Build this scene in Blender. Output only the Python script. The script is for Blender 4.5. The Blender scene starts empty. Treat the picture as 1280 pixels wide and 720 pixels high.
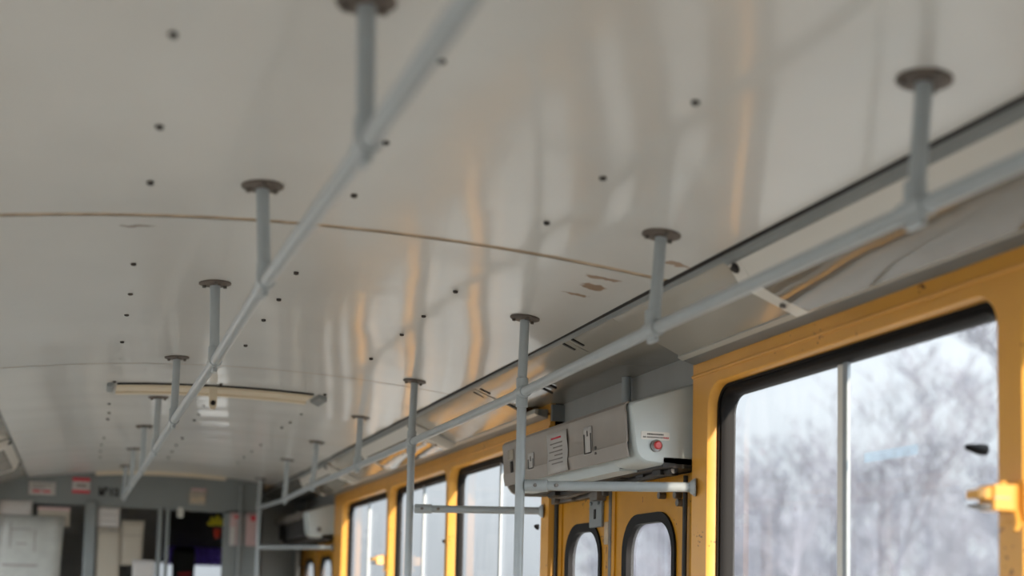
import bpy, math, random
from mathutils import Vector, Matrix
random.seed(7)
scn = bpy.context.scene
COL = scn.collection
PI = math.pi

# ------------------------------------------------------------------ helpers
class MB:
    """collects faces, then links them as ONE mesh object"""
    def __init__(s): s.v = []; s.f = []; s.m = []
    def add(s, vs, fs, mi=0):
        b = len(s.v); s.v += [tuple(v) for v in vs]
        for f in fs: s.f.append([b + i for i in f]); s.m.append(mi)
        return s
    def box(s, x0, x1, y0, y1, z0, z1, mi=0):
        vs = [(x, y, z) for x in (x0, x1) for y in (y0, y1) for z in (z0, z1)]
        return s.add(vs, [(0,1,3,2),(4,6,7,5),(0,4,5,1),(2,3,7,6),(0,2,6,4),(1,5,7,3)], mi)
    def obox(s, c, ax, ay, az, mi=0):
        c, ax, ay, az = map(Vector, (c, ax, ay, az))
        vs = [c + i*ax + j*ay + k*az for i in (-1,1) for j in (-1,1) for k in (-1,1)]
        return s.add(vs, [(0,1,3,2),(4,6,7,5),(0,4,5,1),(2,3,7,6),(0,2,6,4),(1,5,7,3)], mi)
    def prism(s, poly, axis, a0, a1, mi=0):
        """poly: list of 2D points; axis 'y': (x,z), 'x': (y,z), 'z': (x,y)"""
        def P(p, a):
            return {'y': (p[0], a, p[1]), 'x': (a, p[0], p[1]), 'z': (p[0], p[1], a)}[axis]
        n = len(poly)
        vs = [P(p, a0) for p in poly] + [P(p, a1) for p in poly]
        fs = [(i, (i+1) % n, n + (i+1) % n, n + i) for i in range(n)]
        fs += [tuple(range(n))[::-1], tuple(range(n, 2*n))]
        return s.add(vs, fs, mi)
    def sheet(s, prof, y0, y1, th, mi=0):
        """open profile of (x,z) points swept along y, thickness th added upward"""
        up = [(x, z + th) for x, z in prof]
        return s.prism(prof + up[::-1], 'y', y0, y1, mi)
    def tube(s, path, r, n=12, mi=0, cap=True):
        P = [Vector(p) for p in path]
        R = r if isinstance(r, (list, tuple)) else [r]*len(P)
        t0 = (P[1]-P[0]).normalized()
        u = t0.orthogonal().normalized()
        vs = []
        for i, p in enumerate(P):
            a = (P[i]-P[i-1]).normalized() if i else None
            b = (P[i+1]-P[i]).normalized() if i < len(P)-1 else None
            t = (a + b).normalized() if a and b else (a or b)
            u = (u - t*u.dot(t)).normalized(); w = t.cross(u)
            vs += [p + R[i]*(math.cos(2*PI*k/n)*u + math.sin(2*PI*k/n)*w) for k in range(n)]
        fs = [(i*n+k, i*n+(k+1) % n, (i+1)*n+(k+1) % n, (i+1)*n+k) for i in range(len(P)-1) for k in range(n)]
        if cap: fs += [tuple(range(n))[::-1], tuple(range((len(P)-1)*n, len(P)*n))]
        return s.add(vs, fs, mi)
    def ball(s, c, r, n=10, mi=0, sc=(1,1,1)):
        c = Vector(c); vs = []; fs = []; m = n//2 + 1
        for i in range(m+1):
            th = PI*i/m
            for k in range(n):
                ph = 2*PI*k/n
                vs.append((c.x+r*sc[0]*math.sin(th)*math.cos(ph), c.y+r*sc[1]*math.sin(th)*math.sin(ph), c.z+r*sc[2]*math.cos(th)))
        for i in range(m):
            for k in range(n): fs.append((i*n+k, (i+1)*n+k, (i+1)*n+(k+1) % n, i*n+(k+1) % n))
        return s.add(vs, fs, mi)
    def build(s, name, mat, parent=None, bevel=0, smooth=35, seg=2):
        me = bpy.data.meshes.new(name); me.from_pydata(s.v, [], s.f)
        for m in (mat if isinstance(mat, (list, tuple)) else [mat]): me.materials.append(m)
        for p, mi in zip(me.polygons, s.m): p.material_index = mi
        import bmesh
        bm = bmesh.new(); bm.from_mesh(me)
        bmesh.ops.recalc_face_normals(bm, faces=bm.faces); bm.to_mesh(me); bm.free()
        for p in me.polygons: p.use_smooth = True
        me.set_sharp_from_angle(angle=math.radians(smooth))
        o = bpy.data.objects.new(name, me); COL.objects.link(o)
        if parent is not None:
            o.parent = parent
            o.matrix_parent_inverse = Matrix.Translation(parent.location).inverted()
        if bevel:
            b = o.modifiers.new('bevel', 'BEVEL'); b.width = bevel; b.segments = seg; b.limit_method = 'ANGLE'; b.angle_limit = math.radians(40)
            b.harden_normals = False
        return o

def tag(o, label=None, cat=None, group=None, kind=None):
    if label: o['label'] = label
    if cat: o['category'] = cat
    if group: o['group'] = group
    if kind: o['kind'] = kind
    return o
def struct(o, label=None, cat=None):
    o['kind'] = 'structure'
    if label: o['label'] = label
    if cat: o['category'] = cat
    return o
def thing(name, loc, label, cat, group=None):
    o = bpy.data.objects.new(name, None); COL.objects.link(o); o.location = loc
    o.empty_display_size = .1
    return tag(o, label, cat, group)
def rrect(u0, u1, v0, v1, r, k=6):
    pts = []
    for cu, cv, a0 in ((u1-r, v1-r, 0), (u0+r, v1-r, 90), (u0+r, v0+r, 180), (u1-r, v0+r, 270)):
        for i in range(k+1):
            a = math.radians(a0 + 90*i/k); pts.append((cu + r*math.cos(a), cv + r*math.sin(a)))
    return pts
def rect_like(u0, u1, v0, v1, inner, k=6):
    """points on the outer rectangle that pair with rrect(...) points"""
    out = []; C = [(u1, v1), (u0, v1), (u0, v0), (u1, v0)]
    for c in range(4):
        arc = inner[c*(k+1):(c+1)*(k+1)]
        cu, cv = C[c]
        if c % 2 == 0: a, b = (cu, arc[0][1]), (arc[-1][0], cv)
        else: a, b = (arc[0][0], cv), (cu, arc[-1][1])
        for i in range(k+1):
            t = i/k
            if t < .5: q = t*2; out.append((a[0]+(cu-a[0])*q, a[1]+(cv-a[1])*q))
            else: q = t*2-1; out.append((cu+(b[0]-cu)*q, cv+(b[1]-cv)*q))
    return out
def loops(mb, rings, closed=False, mi=0):
    n = len(rings[0]); vs = [p for r in rings for p in r]; m = len(rings)
    fs = []
    for j in range(m if closed else m-1):
        a, b = j*n, ((j+1) % m)*n
        fs += [(a+i, a+(i+1) % n, b+(i+1) % n, b+i) for i in range(n)]
    mb.add(vs, fs, mi)

# ------------------------------------------------------------------ materials
def lin(c):
    return tuple(((x/255)/12.92 if x/255 <= .04045 else ((x/255+.055)/1.055)**2.4) for x in c) + (1,)
def mat(name, rgb, rough=.5, metal=0, spec=.5, var=0, vscale=8, bump=0, bscale=20, coat=0, speck=None, speck_amt=.06, speck_scale=60):
    m = bpy.data.materials.new(name); m.use_nodes = True
    nt = m.node_tree; N = nt.nodes; L = nt.links; b = N['Principled BSDF']
    b.inputs['Roughness'].default_value = rough; b.inputs['Metallic'].default_value = metal
    b.inputs['Specular IOR Level'].default_value = spec
    b.inputs['Coat Weight'].default_value = coat; b.inputs['Coat Roughness'].default_value = .09
    tc = N.new('ShaderNodeTexCoord')
    out = None
    base = N.new('ShaderNodeRGB'); base.outputs[0].default_value = lin(rgb); out = base.outputs[0]
    if var:
        n = N.new('ShaderNodeTexNoise'); n.inputs['Scale'].default_value = vscale; n.inputs['Detail'].default_value = 5
        L.new(tc.outputs['Object'], n.inputs['Vector'])
        mr = N.new('ShaderNodeMapRange'); mr.inputs['From Min'].default_value = .3; mr.inputs['From Max'].default_value = .7
        mr.inputs['To Min'].default_value = 1-var; mr.inputs['To Max'].default_value = 1+var*.5
        L.new(n.outputs['Fac'], mr.inputs['Value'])
        mx = N.new('ShaderNodeMix'); mx.data_type = 'RGBA'; mx.blend_type = 'MULTIPLY'; mx.inputs[0].default_value = 1
        L.new(out, mx.inputs[6]); L.new(mr.outputs[0], mx.inputs[7]); out = mx.outputs[2]
    if speck:
        n = N.new('ShaderNodeTexNoise'); n.inputs['Scale'].default_value = speck_scale; n.inputs['Detail'].default_value = 3
        L.new(tc.outputs['Object'], n.inputs['Vector'])
        n2 = N.new('ShaderNodeTexNoise'); n2.inputs['Scale'].default_value = speck_scale*.12
        L.new(tc.outputs['Object'], n2.inputs['Vector'])
        mu = N.new('ShaderNodeMath'); mu.operation = 'MULTIPLY'; L.new(n.outputs['Fac'], mu.inputs[0]); L.new(n2.outputs['Fac'], mu.inputs[1])
        mr = N.new('ShaderNodeMapRange'); mr.inputs['From Min'].default_value = .44-speck_amt; mr.inputs['From Max'].default_value = .46-speck_amt
        L.new(mu.outputs[0], mr.inputs['Value'])
        mx = N.new('ShaderNodeMix'); mx.data_type = 'RGBA'
        L.new(mr.outputs[0], mx.inputs[0]); L.new(out, mx.inputs[6]); mx.inputs[7].default_value = lin(speck); out = mx.outputs[2]
    L.new(out, b.inputs['Base Color'])
    if bump:
        n = N.new('ShaderNodeTexNoise'); n.inputs['Scale'].default_value = bscale; n.inputs['Detail'].default_value = 2
        L.new(tc.outputs['Object'], n.inputs['Vector'])
        bp = N.new('ShaderNodeBump'); bp.inputs['Strength'].default_value = 1; bp.inputs['Distance'].default_value = bump
        L.new(n.outputs['Fac'], bp.inputs['Height']); L.new(bp.outputs[0], b.inputs['Normal']); L.new(bp.outputs[0], b.inputs['Coat Normal'])
    return m

M = {}
M['ceil'] = mat('ceiling_laminate', (201, 200, 196), .40, spec=.5, var=.05, vscale=2.2, bump=.006, bscale=1.5, coat=.5)
M['cove'] = mat('cove_laminate', (160, 155, 146), .13, spec=.6, var=.05, vscale=3, bump=.003, bscale=3)
M['seam'] = mat('seam_dirt', (184, 164, 140), .8, var=.3, vscale=20)
M['dark'] = mat('dark_gap', (32, 27, 25), .8)
M['screw'] = mat('screw_dark', (52, 46, 42), .6)
M['greytrim'] = mat('grey_trim', (122, 126, 126), .42, var=.08)
M['lightlip'] = mat('light_lip', (178, 176, 168), .35)
M['rail'] = mat('grey_enamel_pipe', (158, 165, 168), .33, spec=.55, var=.05, vscale=30)
M['flange'] = mat('flange_plate', (98, 88, 80), .6, var=.3, vscale=40)
M['yellow'] = mat('yellow_enamel', (218, 158, 68), .3, spec=.45, var=.07, vscale=6, bump=.0012, bscale=9, speck=(110, 66, 30), speck_amt=.02, speck_scale=90)
M['doory'] = mat('door_yellow', (190, 132, 26), .4, spec=.3, var=.12, vscale=9, speck=(96, 62, 34), speck_amt=.05, speck_scale=70)
M['rubber'] = mat('black_rubber', (20, 19, 20), .6, spec=.2)
M['sash'] = mat('sash_aluminium', (140, 146, 150), .4, metal=.2)
M['box'] = mat('box_grey_plastic', (192, 200, 200), .4, var=.07, vscale=7, bump=.0015, bscale=8)
M['lid'] = mat('lid_brown_grey', (142, 134, 126), .45, var=.09, vscale=9)
M['header'] = mat('header_grey', (160, 161, 158), .55, var=.08, vscale=6)
M['metal'] = mat('worn_steel', (112, 106, 100), .45, metal=.5, var=.3, vscale=25)
M['greasy'] = mat('greasy_black', (40, 36, 33), .5, var=.4, vscale=40)
M['white'] = mat('white_plastic', (214, 210, 202), .35, spec=.5)
M['diffuser'] = mat('diffuser_gloss', (118, 112, 102), .09, spec=.55, bump=.004, bscale=3.5)
M['cream'] = mat('cream_paint', (206, 192, 168), .4, var=.06)
M['paper'] = mat('paper_white', (178, 174, 170), .75, var=.03)
M['papertan'] = mat('paper_tan', (156, 148, 135), .75, var=.04)
M['paperpink'] = mat('paper_pink', (176, 150, 148), .75)
M['poster'] = mat('poster_greywhite', (152, 152, 146), .45, var=.12, vscale=10)
M['ink'] = mat('ink_dark', (70, 66, 64), .8)
M['inkred'] = mat('ink_red', (188, 44, 58), .7)
M['inkgrey'] = mat('ink_grey', (122, 116, 112), .8)
M['black'] = mat('black_matt', (22, 21, 21), .8)
M['cab'] = mat('cab_charcoal', (84, 82, 80), .8, var=.2)
M['bulk'] = mat('bulkhead_grey', (112, 117, 117), .5, var=.05)
M['purple'] = mat('purple_cloth', (150, 118, 250), .85, var=.2, vscale=12)
M['petal'] = mat('yellow_petal', (226, 210, 44), .6)
M['pot'] = mat('red_pot', (224, 70, 44), .5)
M['redbtn'] = mat('red_button', (200, 62, 62), .35)
M['chrome'] = mat('steel_ring', (150, 150, 152), .3, metal=.7)
M['floor'] = mat('floor_rubber', (198, 190, 178), .6, var=.15, vscale=5)
M['inwall'] = mat('lower_wall_grey', (196, 196, 190), .5)
M['bark'] = mat('pale_bark', (96, 96, 106), .9, var=.2)
M['ground'] = mat('pale_ground', (138, 134, 128), .95, var=.15, vscale=.2)
M['hook'] = mat('hook_plastic', (178, 178, 172), .5)

# ceiling laminate: a few peeled and scuffed marks where the photo has them
def ceiling_marks(m, marks):
    nt = m.node_tree; N = nt.nodes; L = nt.links; b = N['Principled BSDF']
    src = b.inputs['Base Color'].links[0].from_socket
    geo = N.new('ShaderNodeNewGeometry')
    nz = N.new('ShaderNodeTexNoise'); nz.inputs['Scale'].default_value = 30; L.new(geo.outputs['Position'], nz.inputs['Vector'])
    ns = N.new('ShaderNodeVectorMath'); ns.operation = 'SCALE'; ns.inputs['Scale'].default_value = .05; L.new(nz.outputs['Color'], ns.inputs[0])
    ps = N.new('ShaderNodeVectorMath'); ps.operation = 'ADD'; L.new(geo.outputs['Position'], ps.inputs[0]); L.new(ns.outputs[0], ps.inputs[1])
    for (x, y, sx, sy, col) in marks:
        sb = N.new('ShaderNodeVectorMath'); sb.operation = 'SUBTRACT'; L.new(ps.outputs[0], sb.inputs[0]); sb.inputs[1].default_value = (x+.025, y+.025, 0)
        ml = N.new('ShaderNodeVectorMath'); ml.operation = 'MULTIPLY'; L.new(sb.outputs[0], ml.inputs[0]); ml.inputs[1].default_value = (1/sx, 1/sy, 0)
        ln = N.new('ShaderNodeVectorMath'); ln.operation = 'LENGTH'; L.new(ml.outputs[0], ln.inputs[0])
        mr = N.new('ShaderNodeMapRange'); mr.inputs['From Min'].default_value = 1.15; mr.inputs['From Max'].default_value = .85
        L.new(ln.outputs['Value'], mr.inputs['Value'])
        mx = N.new('ShaderNodeMix'); mx.data_type = 'RGBA'; L.new(mr.outputs[0], mx.inputs[0]); L.new(src, mx.inputs[6]); mx.inputs[7].default_value = lin(col)
        src = mx.outputs[2]
    L.new(src, b.inputs['Base Color'])
BR = (150, 122, 98)
ceiling_marks(M['ceil'], [(.71, 3.43, .035, .03, BR), (.70, 3.33, .045, .012, BR), (.70, 3.54, .04, .014, BR), (.80, 3.08, .05, .012, BR),
                          (-.50, 3.33, .04, .012, (132, 116, 104)), (.02, 2.17, .0, .0, BR)][:5])

def glass_mat(name, veil=.2, tint=(.86, .9, .92), gloss=1.0, streak=.5, rough=.02):
    m = bpy.data.materials.new(name); m.use_nodes = True
    nt = m.node_tree; N = nt.nodes; L = nt.links
    N.remove(N['Principled BSDF']); out = N['Material Output']
    tr = N.new('ShaderNodeBsdfTransparent'); tr.inputs[0].default_value = tint + (1,)
    tl = N.new('ShaderNodeBsdfTranslucent'); tl.inputs[0].default_value = (.88, .9, .93, 1)
    gl = N.new('ShaderNodeBsdfGlossy'); gl.inputs['Roughness'].default_value = rough; gl.inputs[0].default_value = (.95, .95, .95, 1)
    tc = N.new('ShaderNodeTexCoord'); mp = N.new('ShaderNodeMapping'); mp.inputs['Scale'].default_value = (1, 7, 1.2)
    nz = N.new('ShaderNodeTexNoise'); nz.inputs['Scale'].default_value = 2.5; nz.inputs['Detail'].default_value = 4
    L.new(tc.outputs['Object'], mp.inputs[0]); L.new(mp.outputs[0], nz.inputs['Vector'])
    mr = N.new('ShaderNodeMapRange'); mr.inputs['From Min'].default_value = .3; mr.inputs['From Max'].default_value = .7
    mr.inputs['To Min'].default_value = veil*(1-streak); mr.inputs['To Max'].default_value = veil*(1+streak)
    L.new(nz.outputs['Fac'], mr.inputs['Value'])
    m1 = N.new('ShaderNodeMixShader'); L.new(mr.outputs[0], m1.inputs[0]); L.new(tr.outputs[0], m1.inputs[1]); L.new(tl.outputs[0], m1.inputs[2])
    ge = N.new('ShaderNodeNewGeometry'); do = N.new('ShaderNodeVectorMath'); do.operation = 'DOT_PRODUCT'
    L.new(ge.outputs['Normal'], do.inputs[0]); L.new(ge.outputs['Incoming'], do.inputs[1])
    ab = N.new('ShaderNodeMath'); ab.operation = 'ABSOLUTE'; L.new(do.outputs['Value'], ab.inputs[0])
    om = N.new('ShaderNodeMath'); om.operation = 'SUBTRACT'; om.inputs[0].default_value = 1; L.new(ab.outputs[0], om.inputs[1])
    pw = N.new('ShaderNodeMath'); pw.operation = 'POWER'; pw.inputs[1].default_value = 5; L.new(om.outputs[0], pw.inputs[0])
    mg = N.new('ShaderNodeMath'); mg.operation = 'MULTIPLY_ADD'; mg.inputs[1].default_value = .92*gloss; mg.inputs[2].default_value = .06*gloss; L.new(pw.outputs[0], mg.inputs[0])
    m2 = N.new('ShaderNodeMixShader'); L.new(mg.outputs[0], m2.inputs[0]); L.new(m1.outputs[0], m2.inputs[1]); L.new(gl.outputs[0], m2.inputs[2])
    L.new(m2.outputs[0], out.inputs[0])
    return m
M['glass'] = glass_mat('hazy_dirty_glass', .06, gloss=.65)  # translucent veil puts the outdoor haze into the dirty panes
M['bluerefl'] = glass_mat('pale_blue_reflection', .12, (.84, .93, .98), streak=0)
M['cleanglass'] = glass_mat('partition_glass', .02, (.9, .92, .92))

# ------------------------------------------------------------------ the car body
YB, YBULK, YF = -1.75, 10.6, 12.4          # rear wall, cab bulkhead, windscreen
CX = -.06                                  # centre line of the car
XR, XL = 1.14, -1.26                       # inner faces of the side walls
def cz(x): return 2.295 - (.0734 if x > 0 else .085)*x*x
X0C, X1C = -.97, .85
xs = [X0C + (X1C-X0C)*i/28 for i in range(29)]

# ceiling: dark backing shell with roof above, and laminate panels hung below it
mb = MB()
prof = [(x, cz(x)+.0018) for x in xs]
mb.sheet(prof, YB, YBULK+.9, .02)
mb.box(XL-.14, XR+.14, YB-.1, YF+.2, 2.36, 2.42)
ceiling = struct(mb.build('ceiling', M['seam']), 'glossy off-white laminate ceiling of the tram', 'ceiling')
seams = [YB, -1.15, 1.04, 3.23, 5.42, 7.61, 9.80, YBULK+.05]
screwY = {2: [1.55, 2.14, 2.58, 2.96], 3: [3.73, 4.11, 4.43, 4.92], 4: [5.9, 6.6, 6.95, 7.2], 5: [8.1, 8.5, 8.9, 9.3]}
for i in range(len(seams)-1):
    g = .0045
    ga, gb = (.014 if abs(seams[i]-3.23) < .01 else .005), (.014 if abs(seams[i+1]-3.23) < .01 else .005)
    mb = MB()
    n = 10 if i < 3 else 36
    y0, y1 = seams[i]+ga, seams[i+1]-gb
    rings = []
    for j in range(n+1):
        t = j/n; y = y0+(y1-y0)*t
        sag = -.0015*math.sin(PI*t)**2 + (.0010*math.sin(2*PI*y/.42+.8*math.sin(y))*math.sin(PI*t) if i > 3 else 0)
        rings.append([(x, y, cz(x)+sag + .0012*math.sin(9*x+3*i)*math.sin(PI*t)) for x in xs])
    vs = [p for r in rings for p in r]; k = len(xs)
    fs = [(a*k+b, a*k+b+1, (a+1)*k+b+1, (a+1)*k+b) for a in range(n) for b in range(k-1)]
    mb.add(vs, fs)
    p = mb.build('ceiling_panel', M['ceil'], ceiling)
    for y in screwY.get(i, []):
        if y > 6 and i == 4 and y < 6.4: continue
        for x in (-.49, -.055, .405):
            xx = x + random.uniform(-.006, .006); yy = y + random.uniform(-.012, .012)
            MB().tube([(xx, yy, cz(xx)+.004), (xx, yy, cz(xx)-.006), (xx, yy, cz(xx)-.008)], [.0075, .0075, .004], 10).build('screw', M['screw'], p)

# coves between ceiling and side walls
def mx(x, side): return x if side > 0 else 2*CX - x
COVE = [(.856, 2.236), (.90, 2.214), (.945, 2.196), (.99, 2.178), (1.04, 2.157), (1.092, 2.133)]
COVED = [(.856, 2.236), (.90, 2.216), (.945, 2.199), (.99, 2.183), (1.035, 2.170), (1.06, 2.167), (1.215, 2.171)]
def cove(side, name, bays):
    mb = MB()
    # narrow grey edge strip along the ceiling, with the dark gap above it
    mb.prism([(mx(x, side), z) for x, z in [(.846, 2.232), (.858, 2.226), (.868, 2.232), (.86, 2.25), (.846, 2.25)]], 'y', YB, YBULK+.9)
    o = struct(mb.build(name, M['greytrim']))
    d = MB().prism([(mx(x, side), z) for x, z in [(.838, 2.2435), (.8475, 2.235), (.85, 2.262), (.838, 2.262)]], 'y', YB, YBULK+.9)
    d.build('shadow_gap', M['dark'], o)
    for (y0, y1, prof, m) in bays:
        pr = [(mx(x, side), z) for x, z in prof]
        MB().sheet(pr, y0+.002, y1-.002, .006).build('cove_panel', m, o)
    mb = MB()
    mb.prism([(mx(x, side), z) for x, z in [(.84, 2.25), (1.25, 2.20), (1.25, 2.26), (.84, 2.31)]], 'y', YB, YBULK+.9)
    mb.build('cove_backing', M['dark'], o)
    return o
DOOR = (3.70, 5.0)
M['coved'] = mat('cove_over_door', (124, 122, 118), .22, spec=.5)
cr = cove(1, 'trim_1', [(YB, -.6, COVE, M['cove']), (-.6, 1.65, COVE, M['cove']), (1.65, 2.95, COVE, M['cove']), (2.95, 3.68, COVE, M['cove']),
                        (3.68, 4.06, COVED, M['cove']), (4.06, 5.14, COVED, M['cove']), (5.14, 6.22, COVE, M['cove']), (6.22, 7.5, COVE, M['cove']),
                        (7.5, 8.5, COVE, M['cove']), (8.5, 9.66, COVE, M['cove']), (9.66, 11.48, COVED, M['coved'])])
tag(cr, 'glossy curved cove panels above the right-hand windows', 'cove')
cl = cove(-1, 'trim_2', [(YB+2.3*i, min(YB+2.3*(i+1), YBULK), COVE, M['cove']) for i in range(6)])
tag(cl, 'curved cove panels along the left-hand ceiling edge', 'cove')
# vent slots at the joints over the doorway
for (x, y) in ((.886, 4.10), (.886, 4.02), (.90, 5.19), (.90, 5.10), (1.0, 4.60), (1.015, 4.68)):
    t = Vector((.045, 0, -.018)).normalized()
    MB().obox((x, y, 2.222-(x-.886)*.42), t*.022, (0, .007, 0), (0, 0, .003)).build('vent_slot', M['dark'], cr)

# grey lip under the cove
def lip(side, name, spans):
    mb = MB(); ml = MB()
    for y0, y1 in spans:
        mb.prism([(mx(x, side), z) for x, z in [(1.098, 2.126), (1.138, 2.114), (1.146, 2.118), (1.146, 2.15), (1.10, 2.15)]], 'y', y0, y1)
        ml.prism([(mx(x, side), z) for x, z in [(1.084, 2.132), (1.099, 2.124), (1.104, 2.128), (1.104, 2.15), (1.088, 2.15)]], 'y', y0, y1)
    o = struct(mb.build(name, M['greytrim'])); ml.build('light_edge', M['lightlip'], o)
    return o
lip(1, 'trim_3', [(YB, 3.69), (5.03, 9.66)])
lip(-1, 'trim_4', [(YB, YBULK)])

# side walls: yellow window band, grey below
WT, WB, XO = 2.045, .95, .075           # opening top, bottom, depth of the wall
RB = [(-.59, .75), (.82, 2.205), (2.278, 3.60), (5.09, 6.515), (6.565, 7.87), (7.93, 9.36)]
def side_wall(side, name, bays, ends, gaps):
    mb = MB()
    X = XR if side > 0 else XL
    s = side
    for i, (a, b) in enumerate(bays):
        e0, e1 = ends[i]
        inn = rrect(a, b, WB, WT, .075)
        inn2 = rrect(a+.006, b-.006, WB+.006, WT-.006, .07)
        out = rect_like(e0, e1, .80, 2.135, inn)
        R = lambda pts, x: [(x, y, z) for y, z in pts]
        loops(mb, [R(out, X), R(inn, X), R(inn2, X+s*.008), R(inn2, X+s*XO), R(out, X+s*XO)], closed=True)
        mb.box(*sorted((X, X+s*.02)), e0, e1, 2.125, 2.20)
        # rolled bead along the header
        mb.tube([(X, e0, 2.078), (X, e1, 2.078)], .006, 8)
    for y0, y1 in gaps:
        mb.box(*sorted((X+s*.001, X+s*XO)), y0, y1, .80, 2.19)
    o = struct(mb.build(name, M['yellow'], smooth=40))
    lo = MB(); lo.box(*sorted((X, X+s*XO)), YB, ends[-1][1] if side > 0 else YBULK, 0, .80) if side < 0 else None
    if side > 0:
        for y0, y1 in ((YB, 3.70), (5.0, 9.66)): lo.box(X, X+XO, y0, y1, 0, .80)
    lo.build('lower_panel', M['inwall'], o)
    up = MB()
    if side > 0:
        for y0, y1 in ((YB, 3.70), (5.0, 9.66)): up.box(X+.02, X+.12, y0, y1, 2.06, 2.38)
        up.box(X+.075, X+.12, 3.70, 5.0, 1.85, 2.38); up.box(X+.075, X+.12, 9.66, 11.6, 1.85, 2.38)
    else: up.box(X-.12, X-.02, YB, YBULK+.1, 2.06, 2.38)
    up.build('upper_shell', M['dark'], o)
    return o
ends_r = [(-.625, .785), (.785, 2.24), (2.24, 3.70), (5.0, 6.54), (6.54, 7.90), (7.90, 9.66)]
wr = side_wall(1, 'wall_right', RB, ends_r, [(YB, -.625)])
LBy = [(YB+.05+1.39*i, YB+.05+1.39*i+1.32) for i in range(8)] + [(9.42, 10.45)]
LE = [(YB if i == 0 else YB+.015+1.39*i, YB+.015+1.39*(i+1)) for i in range(8)] + [(YB+.015+1.39*8, YBULK)]
wl = side_wall(-1, 'wall_left', LBy, LE, [])

# the windows: black rubber gasket, two panes, sash bars, latch knob
def window(idx, side, a, b, bar=None, knob=None, knobs=True):
    X = XR if side > 0 else XL; s = side
    w = bpy.data.objects.new('window_%d' % idx, None); COL.objects.link(w); w.location = (X, (a+b)/2, WB); struct(w)
    dj = .028 if (side > 0 and b < 4) else .042
    mb = MB(); x0, x1 = X+s*dj, X+s*.074
    o = rrect(a+.0075, b-.0075, WB+.0075, WT-.0075, .068); i1 = rrect(a+.036, b-.036, WB+.036, WT-.040, .055); i2 = rrect(a+.028, b-.028, WB+.026, WT-.030, .06)
    R = lambda pts, x: [(x, y, z) for y, z in pts]
    mid = rrect(a+.018, b-.018, WB+.015, WT-.015, .062)
    loops(mb, [R(o, x0), R(mid, x0), R(mid, x0+s*.006), R(i2, x0+s*.004), R(i1, x0+s*.016), R(i1, x1), R(o, x1)], closed=True)
    mb.build('gasket', M['rubber'], w, smooth=50)
    m = bar if bar else (a+b)/2
    gx = X+s*.064
    for (y0, y1, gg) in ((a+.03, m+.012, gx), (m-.012, b-.03, gx+s*.005)):
        MB().add([(gg, y0, WB+.028), (gg, y1, WB+.028), (gg, y1, WT-.028), (gg, y0, WT-.028)], [(0, 1, 2, 3)]).build('pane', M['glass'], w)
    if side > 0:
        MB().box(X+.050, X+.062, m-.028, m-.008, WB+.03, WT-.03).build('sash_bar', M['sash'], w, bevel=.002)
        MB().box(X+.058, X+.069, m-.006, m+(.03 if a < 3 else .010), WB+.03, WT-.03).build('sash_bar', M['white'] if a < 3 else M['sash'], w, bevel=.002)
        if knob:
            kx = X+.062; kl = .05 if b < 4 else .018
            MB().tube([(kx, knob[0], knob[1]), (kx-kl*.3, knob[0], knob[1]), (kx-kl*.92, knob[0], knob[1]+.003), (kx-kl, knob[0], knob[1]+.003)], [.0125, .012, .0065, .004], 12).build('latch_knob', M['rubber'], w)
    return w
kn = [None, None, (2.40, 1.735), (5.30, 1.70), (6.78, 1.69), (8.10, 1.69)]
bars = [None, 1.92, 2.95, 5.83, 7.25, 8.72]
wins = [window(i+1, 1, a, b, bars[i], kn[i]) for i, (a, b) in enumerate(RB)]
for i, (a, b) in enumerate(LBy): window(len(RB)+1+i, -1, a, b)
# pale reflection in the nearest visible window, built as a translucent strip
MB().box(1.2005, 1.2012, 2.64, 2.86, 1.748, 1.772).build('reflection_strip', M['bluerefl'], wins[2])

# floor, rear wall
struct(MB().box(XL-.06, XR+.08, YB-.1, YF+.1, -.06, 0).build('floor', M['floor']))
struct(MB().box(XL-.1, XR+.1, YB-.06, YB, 0, 2.38).build('wall_back', M['inwall']))

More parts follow.
